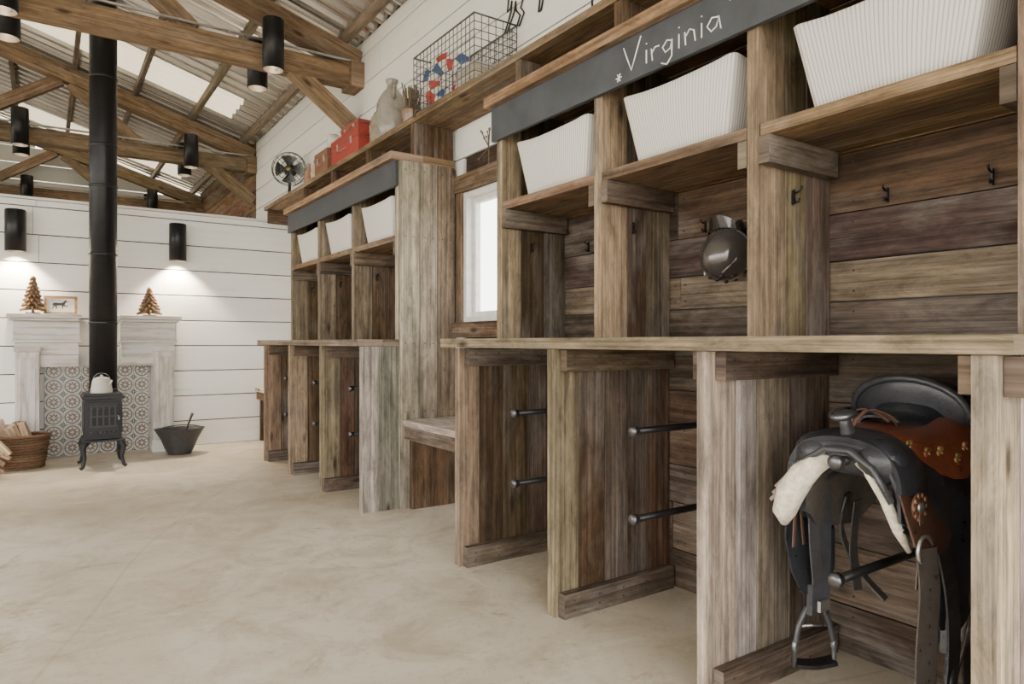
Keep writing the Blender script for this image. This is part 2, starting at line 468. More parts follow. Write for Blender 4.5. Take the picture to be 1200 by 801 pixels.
def spot(loc, e, ang, col=(1, .82, .62), r=.04):
    l = bpy.data.lights.new('lamp_light', 'SPOT'); l.energy = e; l.spot_size = ang; l.spot_blend = .6; l.color = col; l.shadow_soft_size = r
    o = bpy.data.objects.new('lamp_light', l); o.location = loc; bpy.context.scene.collection.objects.link(o); return o
for X in (-.215, 1.11):
    s_ = can((X, 7.585, 1.885), .375, .08, (.07, .114)).build('wall_sconce')
    par(spot((X, 7.585, 1.92), 130, 1.9), s_)
# ------------------------------------------------------------------ lockers
BR = (.112, .070, .040); BG = (.140, .103, .074); TAN = (.30, .22, .148); LT = (.36, .305, .245)
def vboards(b, x0, x1, y0, y1, z0, z1, n, cols, mat=M_WOOD):
    w = (x1-x0)/n
    cuts = [x0]+[x0+w*i+R.uniform(-.18, .18)*w for i in range(1, n)]+[x1]
    for i in range(n):
        j = R.uniform(0, .005)
        b.box((cuts[i]+.002, y0+j, z0), (cuts[i+1]-.002, y1-j, z1), vary(cols[i % len(cols)], .42 if i else .15, .08), mat, 2)
    ym_ = (y0+y1)/2
    b.box((x0+.012, ym_-.008, z0+.004), (x1-.004, ym_+.008, z1-.004), (.012, .009, .007), M_PLAST, 2)  # near-black core sheet added so the board gaps look shaded, not see-through
def nails_y(b, xs, y, zs):
    for x in xs:
        for z in zs: b.box((x-.0035, y-.0015, z-.0035), (x+.0035, y, z+.0035), (.02, .016, .014), M_PLAST)
def hboards_y(b, x0, x1, y0, y1, z0, z1, n, col, seg=2.5):
    w = (x1-x0)/n
    for i in range(n):
        t = y0
        while t < y1-.01:
            e = min(t+R.uniform(seg, seg*1.6), y1)
            if y1-e < .4: e = y1
            b.box((x0+w*i+.001, t, z0), (x0+w*(i+1)-.001, e, z1+R.uniform(-.002, 0)), vary(col, .18), M_WOOD, 1); t = e
def locker(Yf, cy0, cy1, lowcols, upcols, tall_last, backtop):
    b = MB(); n = len(Yf)
    y_far, y_near = Yf[0], Yf[-1]-.05
    z = 0.0
    b.box((XB+.0165, y_near+.003, .003), (XB+.0205, y_far-.003, backtop-.003), (.012, .009, .007), M_PLAST, 1)  # near-black sheet added behind the back boards, standing in for gap shadow
    while z < backtop-.02:
        zt = min(z+R.choice((.14, .165, .185, .205)), backtop)
        t = y_near
        while t < y_far-.01:
            base = R.choice(((.25, .125, .050), (.19, .105, .05), (.22, .12, .052))) if z > 1.6 else (R.choice(((.135, .085, .055), (.085, .060, .048), (.17, .10, .055), (.10, .072, .056))) if z > 1.22 else ((.22, .165, .115) if z > 1.08 else R.choice(((.12, .078, .052), (.15, .112, .084), (.10, .068, .048)))))
            e = min(t+R.uniform(.9, 2.4), y_far)
            if y_far-e < .35: e = y_far
            xo = XB+R.uniform(-.004, .003)
            b.box((xo, t+.001, z+.002), (XB+.016, e-.001, zt-.002), vary(base, .26, .06), M_WOOD, 1)
            for yy in [t+.03, e-.03]+[q-.13 for q in Yf[:-1] if t < q-.13 < e]:
                for zz in (z+.035, zt-.035): b.box((xo-.0012, yy-.0035, zz-.0035), (xo, yy+.0035, zz+.0035), (.02, .016, .014), M_PLAST)
            t = e
        z = zt
    for i, y in enumerate(Yf):
        lc = lowcols[i]
        vboards(b, XF, XB-.004, y-.05, y, 0, 1.042, 5, lc)
        last = i == n-1
        if not (last and tall_last):
            b.box((XF+.03, y-.088, .955), (XB-.02, y-.051, 1.040), vary(BG), M_WOOD, 0)
            b.box((XF+.02, y-.088, .0), (XB-.02, y-.051, .095), vary(BG), M_WOOD, 0)
            nails_y(b, [XF+.07+.13*q for q in range(5)], y-.088, (.03, .065, .985, 1.015))
        if i > 0: b.box((XF+.03, y+.001, .955), (XB-.02, y+.036, 1.040), vary(BG), M_WOOD, 0)
        ztop = 2.235
        if last and tall_last:
            vboards(b, XU, XB-.004, y-.052, y, 1.087, 2.235, 3, [LT, LT, TAN])
            for a_, c_, cc_ in ((XU+.002, XU+.14, LT), (XU+.145, XU+.27, (.31, .26, .20)), (XU+.275, XB-.004, (.23, .175, .125))):
                b.box((a_, y-.075, 0), (c_, y-.0535, 2.235), vary(cc_, .1), M_WOOD, 2)
            nails_y(b, [XU+.04, XU+.10, XU+.18, XU+.24, XU+.31, XU+.37], y-.075, (.62, 1.06, 1.75, 2.18))
        else:
            vboards(b, XU, XB-.004, y-.05, y, 1.087, ztop, 3, upcols[i])
        if not (last and tall_last): b.box((XU-.004, y-.088, 1.635), (XB-.02, y-.051, 1.724), vary(BG), M_WOOD, 0)
        if i > 0: b.box((XU+.004, y+.001, 1.635), (XB-.02, y+.036, 1.724), vary(BG), M_WOOD, 0)
        if i < n-1:
            ya, yb = Yf[i+1]+.001, y-.051
            hboards_y(b, XU+.003, XB-.004, ya, yb, 1.726, 1.766, 3, (.235, .155, .092), 3)
    hboards_y(b, 1.600, XB-.003, cy0, cy1, 1.044, 1.086, 4, (.31, .235, .165), 2.2)
    b.box((1.850, y_near-.005, 2.07), (XU-.004, y_far+.01, 2.234), (.060, .066, .076), M_BOARD, 1)
    hboards_y(b, 1.815, XB-.002, y_near-.02, y_far+.03, 2.237, 2.287, 2, (.31, .20, .11), 3)
    return b.build('tack_locker', .002)
YN = [2.874, 2.14, 1.395, .65]
unit1 = locker(YN, .56, 2.96, [[TAN, BR, BR, BG, BR], [TAN, BR, BG, BR, BR], [LT, (.37, .325, .275), (.2, .165, .13), BG, BG], [(.44, .34, .235), LT, BG, BG, BG]],
       [[TAN, BR, BG], [TAN, BR, BG], [TAN, (.20, .14, .09), BG], [TAN, BG, BG]], False, 2.235)
YFAR = [6.35, 5.60, 4.84, 4.08]
locker(YFAR, 4.028, 6.45, [[TAN, BR, BR, BG, BR], [TAN, BR, BG, BR, BR], [TAN, BR, BG, BR, BG], [LT, LT, (.38, .335, .28), LT, TAN]],
       [[TAN, BR, BG], [TAN, BR, BG], [TAN, BR, BG], [LT, LT, TAN]], True, 2.235)
# high shelf
b = MB()
hboards_y(b, 1.98, XW-.002, .25, YBACK-.01, 2.502, 2.545, 2, (.22, .14, .08), 2.5)
for y in YN+YFAR:
    b.box((1.985, y-.055, 2.289), (2.13, y-.005, 2.50), vary(BR), M_WOOD, 2)
    b.box((2.133, y-.05, 2.289), (XB, y-.01, 2.50), vary(BR), M_WOOD, 2)
b.box((2.0, 7.58, 2.36), (XW-.002, 7.63, 2.50), vary(BR), M_WOOD, 0)
b.box((2.262, .56, 2.289), (2.298, 2.86, 2.50), (.17, .10, .055), M_WOOD, 1)
b.build('high_shelf', .0025)
# benches
def bench(y0, y1):
    b = MB()
    hboards_y(b, 1.885, XB+.015, y0, y1, .535, .575, 3, (.58, .52, .43), 3)
    b.box((1.90, y0, .45), (1.93, y1, .533), vary(BR), M_WOOD, 1)
    b.box((XB-.01, y0, .45), (XB+.015, y1, .533), vary(BR), M_WOOD, 1)
    for y in (y0+.001, y1-.04): b.box((1.935, y, 0), (2.26, y+.038, .533), vary(BR), M_WOOD, 2)
    b.build('wooden_bench', .003)
bench(2.88, 3.995); bench(6.36, 7.69)
DK = (.03, .03, .032)
def rackbar(Y, Zz):
    b = MB()
    b.tube([(1.72, Y, Zz), (XB-.012, Y, Zz)], .0125, DK, M_BLACK, 14)
    b.lathe([(.010, 0), (.019, .004), (.0205, .012), (.019, .026), (.013, .028)], (1.700, Y, Zz), (.13, .13, .14), M_STEEL, 16, Matrix.Rotation(pi/2, 4, 'Y'))
    b.lathe([(.040, 0), (.040, .008), (.018, .012), (.017, .03)], (XB-.005, Y, Zz), DK, M_BLACK, 18, Matrix.Rotation(-pi/2, 4, 'Y'))
    return b.build('saddle_rack_bar')
for ys_ in (YN, YFAR):
    for i in range(3):
        yc = (ys_[i]-.05+ys_[i+1])/2
        for zz in (.755, .445): rackbar(yc, zz)
def hook(p, d):
    b = MB(); p = Vector(p); d = Vector(d); k = .62
    q = p+d*.003
    b.beam(q-Z*.024, q+Z*.024, .012 if abs(d.x) < .5 else .005, .005 if abs(d.x) < .5 else .012, DK, M_BLACK, up=Vector((1, 0, 0)))
    b.tube([p+d*.004*k+Z*.02*k, p+d*.03*k+Z*.022*k, p+d*.05*k+Z*.035*k, p+d*.055*k+Z*.05*k], [.0035, .0035, .0035, .005], DK, M_BLACK, 8)
    b.tube([p+d*.004*k-Z*.01*k, p+d*.02*k-Z*.03*k, p+d*.035*k-Z*.03*k, p+d*.042*k-Z*.012*k], [.0035, .0035, .0035, .0045], DK, M_BLACK, 8)
    return b.build('coat_hook')
for ys_ in (YN, YFAR):
    for i in range(3):
        n_ = ys_[i]-.05; yc = (n_+ys_[i+1])/2
        for y in (yc+.15, yc-.15): hook((XB-.004, y, 1.55), (-1, 0, 0))
        hook((2.05, n_-.002, 1.55), (0, -1, 0))
# chalk lettering
b = MB()
S = [[(0, 1), (.12, .5), (.25, 0), (.38, .5), (.55, 1.15)], [(.72, .5), (.72, 0)], [(.72, .72), (.725, .76)],
     [(.87, .45), (.9, 0)], [(.89, .3), (.98, .46), (1.1, .44)],
     [(1.45, .42), (1.33, .5), (1.2, .3), (1.28, .08), (1.42, .15), (1.47, .45), (1.46, -.15), (1.32, -.38), (1.16, -.25)],
     [(1.66, .5), (1.66, 0)], [(1.66, .72), (1.665, .76)], [(1.82, .47), (1.84, 0)], [(1.84, .3), (1.95, .5), (2.06, .4), (2.1, 0)],
     [(2.26, .5), (2.26, 0)], [(2.26, .72), (2.265, .76)], [(2.68, .45), (2.52, .52), (2.4, .28), (2.5, .06), (2.63, .15), (2.69, .47), (2.74, .02)]]
for cx, cy, rr in ((-.16, -.08, 1), (3.0, .95, 1)):
    for k in range(6):
        a = k*pi/3; S.append([(cx, cy), (cx+.09*rr*math.cos(a), cy+.17*rr*math.sin(a))])
for st in S:
    pts = [(1.849, 1.935-x*.168, 2.107+y*.098) for x, y in st]
    b.tube(pts, .0026, (.85, .85, .85), M_CHALK, 6)
par(b.build('chalk_lettering'), unit1)
# ------------------------------------------------------------------ fabric baskets
def basket(c, tw=.54, bw=.43, td=.36, bd=.30, h=.265, plain=False):
    b = MB()
    jit = [R.uniform(-.006, .006) for _ in range(4)]
    def loop(w, d, z, sag=0, r=.03, bul=0):
        P = []; hw, hd = w/2, d/2
        corners = [(hd-r, hw-r, 0), (-hd+r, hw-r, 1), (-hd+r, -hw+r, 2), (hd-r, -hw+r, 3)]
        for cx, cy, q in corners:
            for k in range(5):
                a = q*pi/2+k*pi/8; P.append((cx+r*math.cos(a), cy+r*math.sin(a), z))
            nx = corners[(q+1) % 4]; a1 = (q+1)*pi/2
            p0 = (cx+r*math.cos(a1), cy+r*math.sin(a1)); p1 = (nx[0]+r*math.cos(a1), nx[1]+r*math.sin(a1))
            for k in range(1, 6):
                f = k/6; e = math.sin(pi*f); e2 = math.sin(2*pi*f+q)*jit[q]
                P.append((p0[0]+(p1[0]-p0[0])*f+(bul*e+e2)*math.cos(a1), p0[1]+(p1[1]-p0[1])*f+(bul*e+e2)*math.sin(a1), z-sag*e))
        return [Vector(p)+Vector(c) for p in P]
    L = []; K = 7
    for i in range(K+1):
        f = i/K; L.append(loop(bw+(tw-bw)*f, bd+(td-bd)*f, .002+h*f, .014*f, .025, .008*math.sin(pi*f)))
    In = []
    for i in range(K, -1, -1):
        f = i/K; In.append(loop(bw+(tw-bw)*f-.012, bd+(td-bd)*f-.012, .008+(h-.002)*f, .014*f, .02, .0))
    rs = L+In; N = len(rs[0]); V = [p for r in rs for p in r]; fs = []; us = []
    acc = [0]
    for j in range(N): acc.append(acc[-1]+(L[-1][(j+1) % N]-L[-1][j]).length)
    for i in range(len(rs)-1):
        for j in range(N):
            k = (j+1) % N; fs.append((i*N+j, i*N+k, (i+1)*N+k, (i+1)*N+j))
            us.append([(acc[j], i*.03), (acc[j+1], i*.03), (acc[j+1], i*.03+.03), (acc[j], i*.03+.03)])
    fs.append(tuple(range(N-1, -1, -1))); us.append([(0, 0)]*N)
    fs.append(tuple((len(rs)-1)*N+j for j in range(N))); us.append([(0, 0)]*N)
    b.add(V, fs, us, (.74, .72, .66), M_CLOTH if plain else M_FAB, True)
    return b.build('fabric_basket')
for ys_ in (YN, YFAR):
    for i in range(3):
        yc = (ys_[i]-.05+ys_[i+1])/2
        basket((2.07, yc+(-.02 if ys_ is YN else 0), 1.767))
# ------------------------------------------------------------------ saddle (western)
b = MB(); YC = (YN[2]-.05+YN[3])/2
BLK = (.028, .030, .036); BRN = (.19, .055, .024); TOOL = (.085, .04, .025)
def lerp(t, P):
    for (a, va), (c, vc) in zip(P, P[1:]):
        if t <= c:
            f = (t-a)/(c-a); f = f*f*(3-2*f); return va+(vc-va)*f
    return P[-1][1]
def drape(x0, x1, top, hw, drop, off=0):
    def f(u, v):
        x = x0+(x1-x0)*u; w = lerp(u, hw); d = lerp(u, drop); t = lerp(u, top)+off
        a = (v*2-1); s_ = abs(a); sg = 1 if a > 0 else -1
        return (x, YC+sg*w*(1-(1-s_)**2.0), t-d*(s_**2.1))
    return f
b.sheet(drape(1.80, 2.25, [(0, .775), (.3, .785), (1, .775)], [(0, .15), (.35, .185), (.7, .19), (1, .15)], [(0, .19), (.25, .27), (.7, .28), (1, .18)]), 14, 24, -.020, (.10, .085, .07), M_FLEECE, BLK, M_LEATHER)
b.sheet(drape(1.765, 2.26, [(0, .775), (.3, .795), (1, .782)], [(0, .175), (.35, .21), (.7, .20), (1, .16)], [(0, .175), (.25, .265), (.7, .255), (1, .15)], .016), 14, 24, -.010, BLK, M_LEATHER)
FL = (.78, .71, .57)
b.tube([(1.775, YC+.03, .755), (1.76, YC+.08, .735), (1.755, YC+.13, .695), (1.757, YC+.175, .64), (1.765, YC+.205, .58), (1.78, YC+.215, .545)], [.012, .030, .040, .044, .036, .014], FL, M_FLEECE, 14)
b.tube([(1.775, YC-.02, .765), (1.77, YC-.08, .735), (1.775, YC-.13, .67), (1.80, YC-.155, .59), (1.84, YC-.165, .53)], [.008, .013, .016, .016, .008], FL, M_FLEECE, 10)
# fork leather (black) and swell
b.sheet(drape(1.765, 2.20, [(0, .785), (.15, .805), (.4, .785), (.65, .80), (.85, .86), (1, .88)], [(0, .17), (.15, .19), (.4, .16), (.7, .15), (1, .165)], [(0, .11), (.2, .15), (.5, .13), (1, .12)], .012), 16, 22, -.02, BLK, M_LEATHER)
b.ell((1.81, YC, .765), (.052, .150, .055), BLK, M_LEATHER, 24, 14)
for s_ in (1, -1): b.ell((1.80, YC+s_*.105, .758), (.052, .078, .060), BLK, M_LEATHER, 18, 12)
b.tube([(1.752, YC+.165, .665), (1.748, YC+.11, .745), (1.747, YC+.04, .782), (1.747, YC-.04, .782), (1.748, YC-.11, .745), (1.752, YC-.165, .665)], .010, (.05, .05, .055), M_LEATHER, 8)
# tooled brown seat, black padded rear
J = dict(top=[(0, .80), (.4, .815), (.8, .85), (1, .84)], hw=[(0, .10), (.25, .17), (.5, .215), (1, .235)], drop=[(0, .06), (.5, .14), (1, .16)])
b.sheet(drape(1.835, 2.255, J['top'], J['hw'], J['drop'], .022), 12, 24, -.008, BRN, M_LEATHER)
b.sheet(drape(1.95, 2.20, [(0, .835), (.4, .85), (.8, .875), (1, .885)], [(0, .06), (.4, .105), (1, .125)], [(0, .02), (.5, .045), (1, .055)], .020), 10, 20, -.007, BLK, M_LEATHER)
f = drape(1.835, 2.255, J['top'], J['hw'], J['drop'], .030)
for v0 in (.012, .985): b.tube([Vector(f(.02+.94*k/14, v0)) for k in range(15)], .004, (.55, .36, .18), M_LEATHER, 6)
for v0 in (.17,): b.tube([Vector(f(.10+.86*k/14, v0)) for k in range(15)], .003, (.08, .03, .015), M_LEATHER, 6)
for k in range(8):
    p = Vector(f(.14+.11*k, .085 if k % 2 else .115))
    for a in range(6):
        q = p+Vector((math.cos(a*pi/3)*.013, 0, math.sin(a*pi/3)*.013))
        b.ell(q, (.008, .006, .008), R.choice(((.36, .20, .07), (.30, .07, .03), (.20, .15, .06))), M_LEATHER, 8, 6)
    b.ell(p, (.006, .008, .006), (.45, .32, .15), M_LEATHER, 8, 6)
# horn
b.tube([(1.810, YC, .795), (1.797, YC, .825), (1.785, YC, .850), (1.778, YC, .868)], [.034, .022, .017, .018], (.05, .05, .055), M_LEATHER, 14)
b.lathe([(.012, -.008), (.034, -.007), (.041, .0), (.039, .008), (.025, .013), (.002, .014)], (1.774, YC, .876), (.22, .23, .26), M_STEEL, 24, Matrix.Rotation(-.3, 4, 'Y'))
CM = Matrix.Rotation(-.35, 4, 'Y')
b.ell((2.14, YC, .865), (.030, .200, .110), BLK, M_LEATHER, 28, 14, CM)
cr_ = []
for k in range(15):
    a = -.15+(pi+.3)*k/14; p = CM @ Vector((-.012, .197*math.cos(a), .110*math.sin(a))); cr_.append(p+Vector((2.14, YC, .865)))
b.tube(cr_, .012, (.05, .05, .055), M_LEATHER, 8)
b.ell((2.06, YC, .83), (.10, .11, .03), (.045, .045, .05), M_LEATHER, 24, 10)
RX = lambda s_: Matrix.Rotation(pi/2, 4, 'X') if s_ < 0 else Matrix.Rotation(-pi/2, 4, 'X')
for (x, s_, zz) in ((1.815, -1, .655), (2.16, -1, .68), (1.85, 1, .665)):
    yy = YC+s_*(.205 if x < 2 else .225)
    b.lathe([(.038, 0), (.036, .006), (.012, .008)], (x, yy, zz), (.12, .05, .03), M_LEATHER, 20, RX(s_))
    for a in range(10): b.ell((x+.030*math.cos(a*pi/5), yy+s_*.006, zz+.030*math.sin(a*pi/5)), (.007, .004, .007), (.25, .13, .06), M_LEATHER, 6, 4)
    b.lathe([(.018, .006), (.014, .012), (.003, .015)], (x, yy, zz), (.6, .6, .6), M_STEEL, 16, RX(s_))
    for dx in (-.012, .012):
        b.strap([(x, yy+s_*.006, zz), (x+dx, yy+s_*.012, zz-.08), (x+dx*2.2, yy+s_*.01, zz-.20)], (1, 0, 0), .011, .003, (.13, .07, .05), M_LEATHER)
b.sheet(lambda u, v: (1.765+.19*u, YC-.165-.055*v-.02*math.sin(pi*u), .715-.15*v-.03*math.sin(pi*u)), 8, 6, .007, (.085, .042, .028), M_LEATHER)
b.tube([(1.80+.034*math.cos(a*pi/8), YC-.232, .555+.034*math.sin(a*pi/8)) for a in range(16)], .0055, (.6, .6, .58), M_STEEL, 8, closed=True)
b.strap([(1.80, YC-.235, .56), (1.80, YC-.245, .45), (1.79, YC-.24, .30), (1.795, YC-.235, .14), (1.805, YC-.225, .012)], (1, -.35, 0), .066, .006, (.085, .075, .066), M_LEATHER)
b.strap([(1.812, YC-.225, .55), (1.815, YC-.235, .47), (1.81, YC-.23, .38)], (1, -.35, 0), .06, .005, (.06, .05, .045), M_LEATHER)
for k in range(9): b.ell((1.796, YC-.249+.0007*k, .46-.045*k), (.004, .003, .005), (.01, .01, .01), M_LEATHER, 6, 4)
def stirrup(cx, cy, zt, s_, col):
    Wd = .066
    pts = [(-Wd*.45, 0), (-Wd*.8, -.05), (-Wd, -.11), (-Wd*1.02, -.165), (0, -.172), (Wd*1.02, -.165), (Wd, -.11), (Wd*.8, -.05), (Wd*.45, 0)]
    dv = Vector((.85, -.5*s_, 0)).normalized()
    P = [Vector((cx, cy, zt))+dv*p[0]+Z*p[1] for p in pts]
    b.tube(P, .010, col, M_LEATHER, 8, closed=True)
    b.strap([P[3]+Z*.004, P[4]+Z*.004, P[5]+Z*.004], (dv.y, -dv.x, 0), .055, .012, (.10, .10, .11), M_STEEL)
    b.tube([P[1], P[7]], .006, (.3, .3, .3), M_STEEL, 8)
    for q in (P[2], P[6]): b.ell(q, (.012, .012, .02), (.25, .25, .26), M_STEEL, 8, 6)
for s_, cx in ((1, 1.93), (-1, 1.99)):
    y0 = YC+s_*.195
    b.strap([(cx, y0, .66), (cx, y0+s_*.035, .56), (cx, y0+s_*.035, .48), (cx-.005, y0+s_*.02, .38), (cx-.01, y0+s_*.015, .31)], (1, -.25, 0), [.12, .18, .20, .17, .08], .008, BLK, M_LEATHER)
    b.strap([(cx, y0-s_*.012, .64), (cx, y0-s_*.01, .55), (cx, y0-s_*.01, .45), (cx-.005, y0-s_*.01, .36), (cx-.01, y0-s_*.01, .27)], (1, -.25, 0), .07, .006, (.06, .062, .07), M_LEATHER)
    b.strap([(cx-.06, y0-s_*.02, .60), (cx-.055, y0-s_*.022, .48), (cx-.035, y0-s_*.02, .36)], (1, 0, 0), .05, .005, (.07, .07, .075), M_LEATHER)
    b.box((cx-.035, y0-s_*.03, .268), (cx+.015, y0-s_*.018, .30), (.5, .5, .5), M_STEEL)
    b.strap([(cx-.005, y0+s_*.01, .34), (cx-.01, y0+s_*.01, .25)], (1, 0, 0), .06, .022, (.04, .04, .045), M_LEATHER)
    stirrup(cx-.01, y0+s_*.012, .265, s_, (.06, .06, .065))
b.strap([(2.12, YC-.19, .60), (2.12, YC-.22, .45), (2.10, YC-.20, .25), (2.11, YC-.20, .10)], (1, 0, 0), .055, .006, BLK, M_LEATHER)
b.strap([(1.90, YC-.21, .60), (1.91, YC-.245, .45), (1.94, YC-.24, .28), (1.93, YC-.23, .12)], (1, 0, 0), .065, .006, BLK, M_LEATHER)
b.strap([(2.06, YC-.20, .58), (2.05, YC-.23, .42), (2.07, YC-.22, .30), (2.03, YC-.2, .16)], (1, .2, 0), .03, .005, TOOL, M_LEATHER)
b.strap([(2.05, YC+.17, .60), (2.06, YC+.20, .48), (2.10, YC+.16, .36), (2.13, YC+.08, .28)], (1, .4, 0), .05, .006, (.05, .05, .055), M_LEATHER)
b.strap([(2.0, YC+.10, .60), (2.02, YC+.13, .45), (2.0, YC+.10, .33)], (1, 0, .2), .04, .005, (.06, .055, .055), M_LEATHER)
for k in range(3):
    b.strap([(1.79, YC+.15, .72), (1.75, YC+.18+.01*k, .69-.02*k), (1.73, YC+.21+.01*k, .655-.02*k)], (0, .3, 1), .010, .003, (.16, .09, .06), M_LEATHER)
for k in range(2):
    b.strap([(1.84, YC+.03, .815), (1.87, YC+.02-.03*k, .88), (1.90, YC-.02-.03*k, .875), (1.93, YC-.05-.03*k, .85)], (0, 1, 0), .010, .003, (.17, .09, .06), M_LEATHER)
for v in b.v: v.y = 1.012+(v.y-YC)*.84
b.build('western_saddle')
# ------------------------------------------------------------------ riding helmet
b = MB(); hc = Vector((2.19, 1.70, 1.42))
HM = Vector((-.78, .15, -.62)).to_track_quat('Z', 'Y').to_matrix().to_4x4()
GR = (.075, .066, .062)
M_HELM = gen('glossy_helmet_shell', .18, .2, 10, .2, 0, .8)
b.ell(hc, (.104, .104, .134), GR, M_HELM, 28, 14, HM, -.15, 1)
b.ell(hc-(HM @ Vector((0, 0, .006))), (.090, .090, .114), (.02, .02, .02), M_CLOTH, 28, 14, HM, -.16, .98)
b.tube([hc+(HM @ Vector((.104*math.cos(a*pi/12), .104*math.sin(a*pi/12), -.018))) for a in range(24)], .007, (.02, .02, .02), M_PLAST, 6, closed=True)
b.sheet(lambda u, v: hc+(HM @ Vector(((v*2-1)*.075, .078+.045*u*math.sqrt(max(0.02, 1-(v*2-1)**2))+.025*math.sqrt(max(0, 1-(v*2-1)**2)), -.010-.020*u))), 5, 14, .006, (.02, .02, .02), M_HELM)
for k in (-1, 0, 1):
    for j in (0, 1, 2):
        a = .35+.38*j; th = -pi/2+k*.75
        p = Vector((.104*math.cos(a)*math.cos(th), .104*math.cos(a)*math.sin(th), .134*math.sin(a)))
        b.ell(hc+(HM @ p), (.009, .009, .009), (.01, .01, .01), M_PLAST, 10, 6)
for s2 in (-1, 1):
    b.tube([hc+(HM @ Vector((s2*.092, .035, .0))), hc+(HM @ Vector((s2*.088, 0, .068))), hc+(HM @ Vector((s2*.05, -.02, .122)))], .0035, (.4, .38, .36), M_STEEL, 6)
b.strap([(2.245, 1.70, 1.545), (2.215, 1.66, 1.50), (2.215, 1.65, 1.46)], (0, 1, 0), .016, .003, (.02, .02, .02), M_CLOTH)
b.strap([(2.245, 1.70, 1.545), (2.215, 1.74, 1.50), (2.215, 1.76, 1.46)], (0, 1, 0), .016, .003, (.02, .02, .02), M_CLOTH)
b.build('riding_helmet')
# ------------------------------------------------------------------ mantels + tile
def mantel(x0, x1, pil_left):
    b = MB(); C = (.66, .635, .60)
    yf = 7.45; yb = YBACK-.002
    b.box((x0, 7.37, 1.285), (x1, yb, 1.322), vary(C, .05), M_WASH, 0)
    b.box((x0+.02, 7.40, 1.262), (x1-.02, yb, 1.284), vary(C, .05), M_WASH, 0)
    a, c = (x0+.045, x1-.008) if pil_left else (x0+.008, x1-.045)
    b.box((a, yf, 1.09), (c, yb, 1.261), vary(C, .05), M_WASH, 0)
    b.box((a-.012, yf-.014, 1.066), (c+.012, yb, 1.089), vary(C, .05), M_WASH, 0)
    b.box((a+.01, yf+.02, .955), (c-.01, yb, 1.065), vary(C, .05), M_WASH, 0)
    b.box((a+.01, yf+.03, .842), (c-.01, yb, .954), vary(C, .05), M_WASH, 0)
    p0, p1 = (a+.015, a+.195) if pil_left else (c-.195, c-.015)
    b.box((p0, yf-.004, .12), (p1, yb, 1.03), vary(C, .05), M_WASH, 2)
    b.box((p0-.012, yf-.02, 0), (p1+.012, yb, .12), vary(C, .05), M_WASH, 0)
    b.box((p0-.01, yf-.016, .98), (p1+.01, yf+.02, 1.03), vary(C, .05), M_WASH, 0)
    b.box((p0+.03, yf-.010, .17), (p1-.03, yf+.0, .93), vary(C, .05), M_WASH, 2)
    return b.build('mantelpiece', .004)
mantel(-.275, .28, True); mantel(.585, 1.115, False)
b = MB()
b.box((-.005, 7.66, .0), (.855, YBACK-.002, .84), (.5, .48, .44), M_PLAST)
b.add([Vector(p) for p in [(-.003, 7.657, .002), (.853, 7.657, .002), (.853, 7.657, .838), (-.003, 7.657, .838)]], [(0, 1, 2, 3)], [[(-.003, .0), (.853, .0), (.853, .838), (-.003, .838)]], (1, 1, 1), M_TILE)
b.build('tiled_hearth_panel')
# ------------------------------------------------------------------ wood stove
SX = .415; b = MB(); IR = (.022, .022, .024)
y0, y1 = 6.74, 7.12
b.box((SX-.135, y0+.02, .24), (SX+.135, y1, .585), IR, M_IRON)
b.box((SX-.155, y0-.01, .585), (SX+.155, y1+.02, .61), IR, M_IRON); b.box((SX-.14, y0+.01, .61), (SX+.14, y1, .632), IR, M_IRON)
b.box((SX-.15, y0-.0, .222), (SX+.15, y1+.01, .245), IR, M_IRON)
b.box((SX-.155, y0-.07, .232), (SX+.155, y0+.02, .246), IR, M_IRON)
b.box((SX-.115, y0, .275), (SX+.115, y0+.02, .56), IR, M_IRON)
b.box((SX-.095, y0-.004, .36), (SX+.095, y0, .53), (.008, .008, .008), M_BLACK)
for k in range(5): b.box((SX-.095+.044*k, y0-.012, .355), (SX-.083+.044*k, y0-.004, .535), (.05, .05, .055), M_IRON)
for zz in (.355, .44, .53): b.box((SX-.10, y0-.012, zz-.006), (SX+.10, y0-.004, zz+.006), (.05, .05, .055), M_IRON)
for k in range(4):
    cx = SX-.065+.044*k
    b.tube([(cx+.018*math.cos(a*pi/6), y0-.010, .50+.018*math.sin(a*pi/6)) for a in range(7)], .004, (.05, .05, .055), M_IRON, 6)
for k in range(6): b.ell((SX-.085+.034*k, y0-.004, .305), (.012, .007, .012), (.05, .05, .055), M_IRON, 10, 6)
b.tube([(SX+.105, y0-.005, .44), (SX+.11, y0-.04, .44), (SX+.11, y0-.05, .41)], .007, (.3, .3, .3), M_STEEL, 8)
for sx in (-1, 1):
    for k in range(4):
        xx = SX+sx*.137; yy = y0+.07+.08*k
        b.box((min(xx, xx+sx*.006), yy-.025, .29), (max(xx, xx+sx*.006), yy+.025, .55), (.03, .03, .033), M_IRON)
    for yy in (y0+.03, y1-.03):
        s2 = -1 if yy < 6.9 else 1
        b.tube([(SX+sx*.12, yy, .23), (SX+sx*.15, yy+s2*.02, .18), (SX+sx*.135, yy+s2*.01, .09), (SX+sx*.15, yy+s2*.025, .02), (SX+sx*.17, yy+s2*.03, .006)], [.030, .024, .015, .014, .016], IR, M_IRON, 10)
b.build('wood_stove', .003)
b = MB(); px, py = .43, 7.03
b.tube([(px, py, .634), (px, py, 5.2)], .108, (.02, .02, .023), M_BLACK, 32)
for zz in (.648, 1.24, 1.84, 2.44, 2.80, 3.4):
    b.lathe([(.108, -.012), (.113, -.010), (.113, .010), (.108, .012)], (px, py, zz), (.03, .03, .033), M_BLACK, 32)
b.build('stovepipe')
b = MB(); kc = (SX-.01, 6.825, .633)
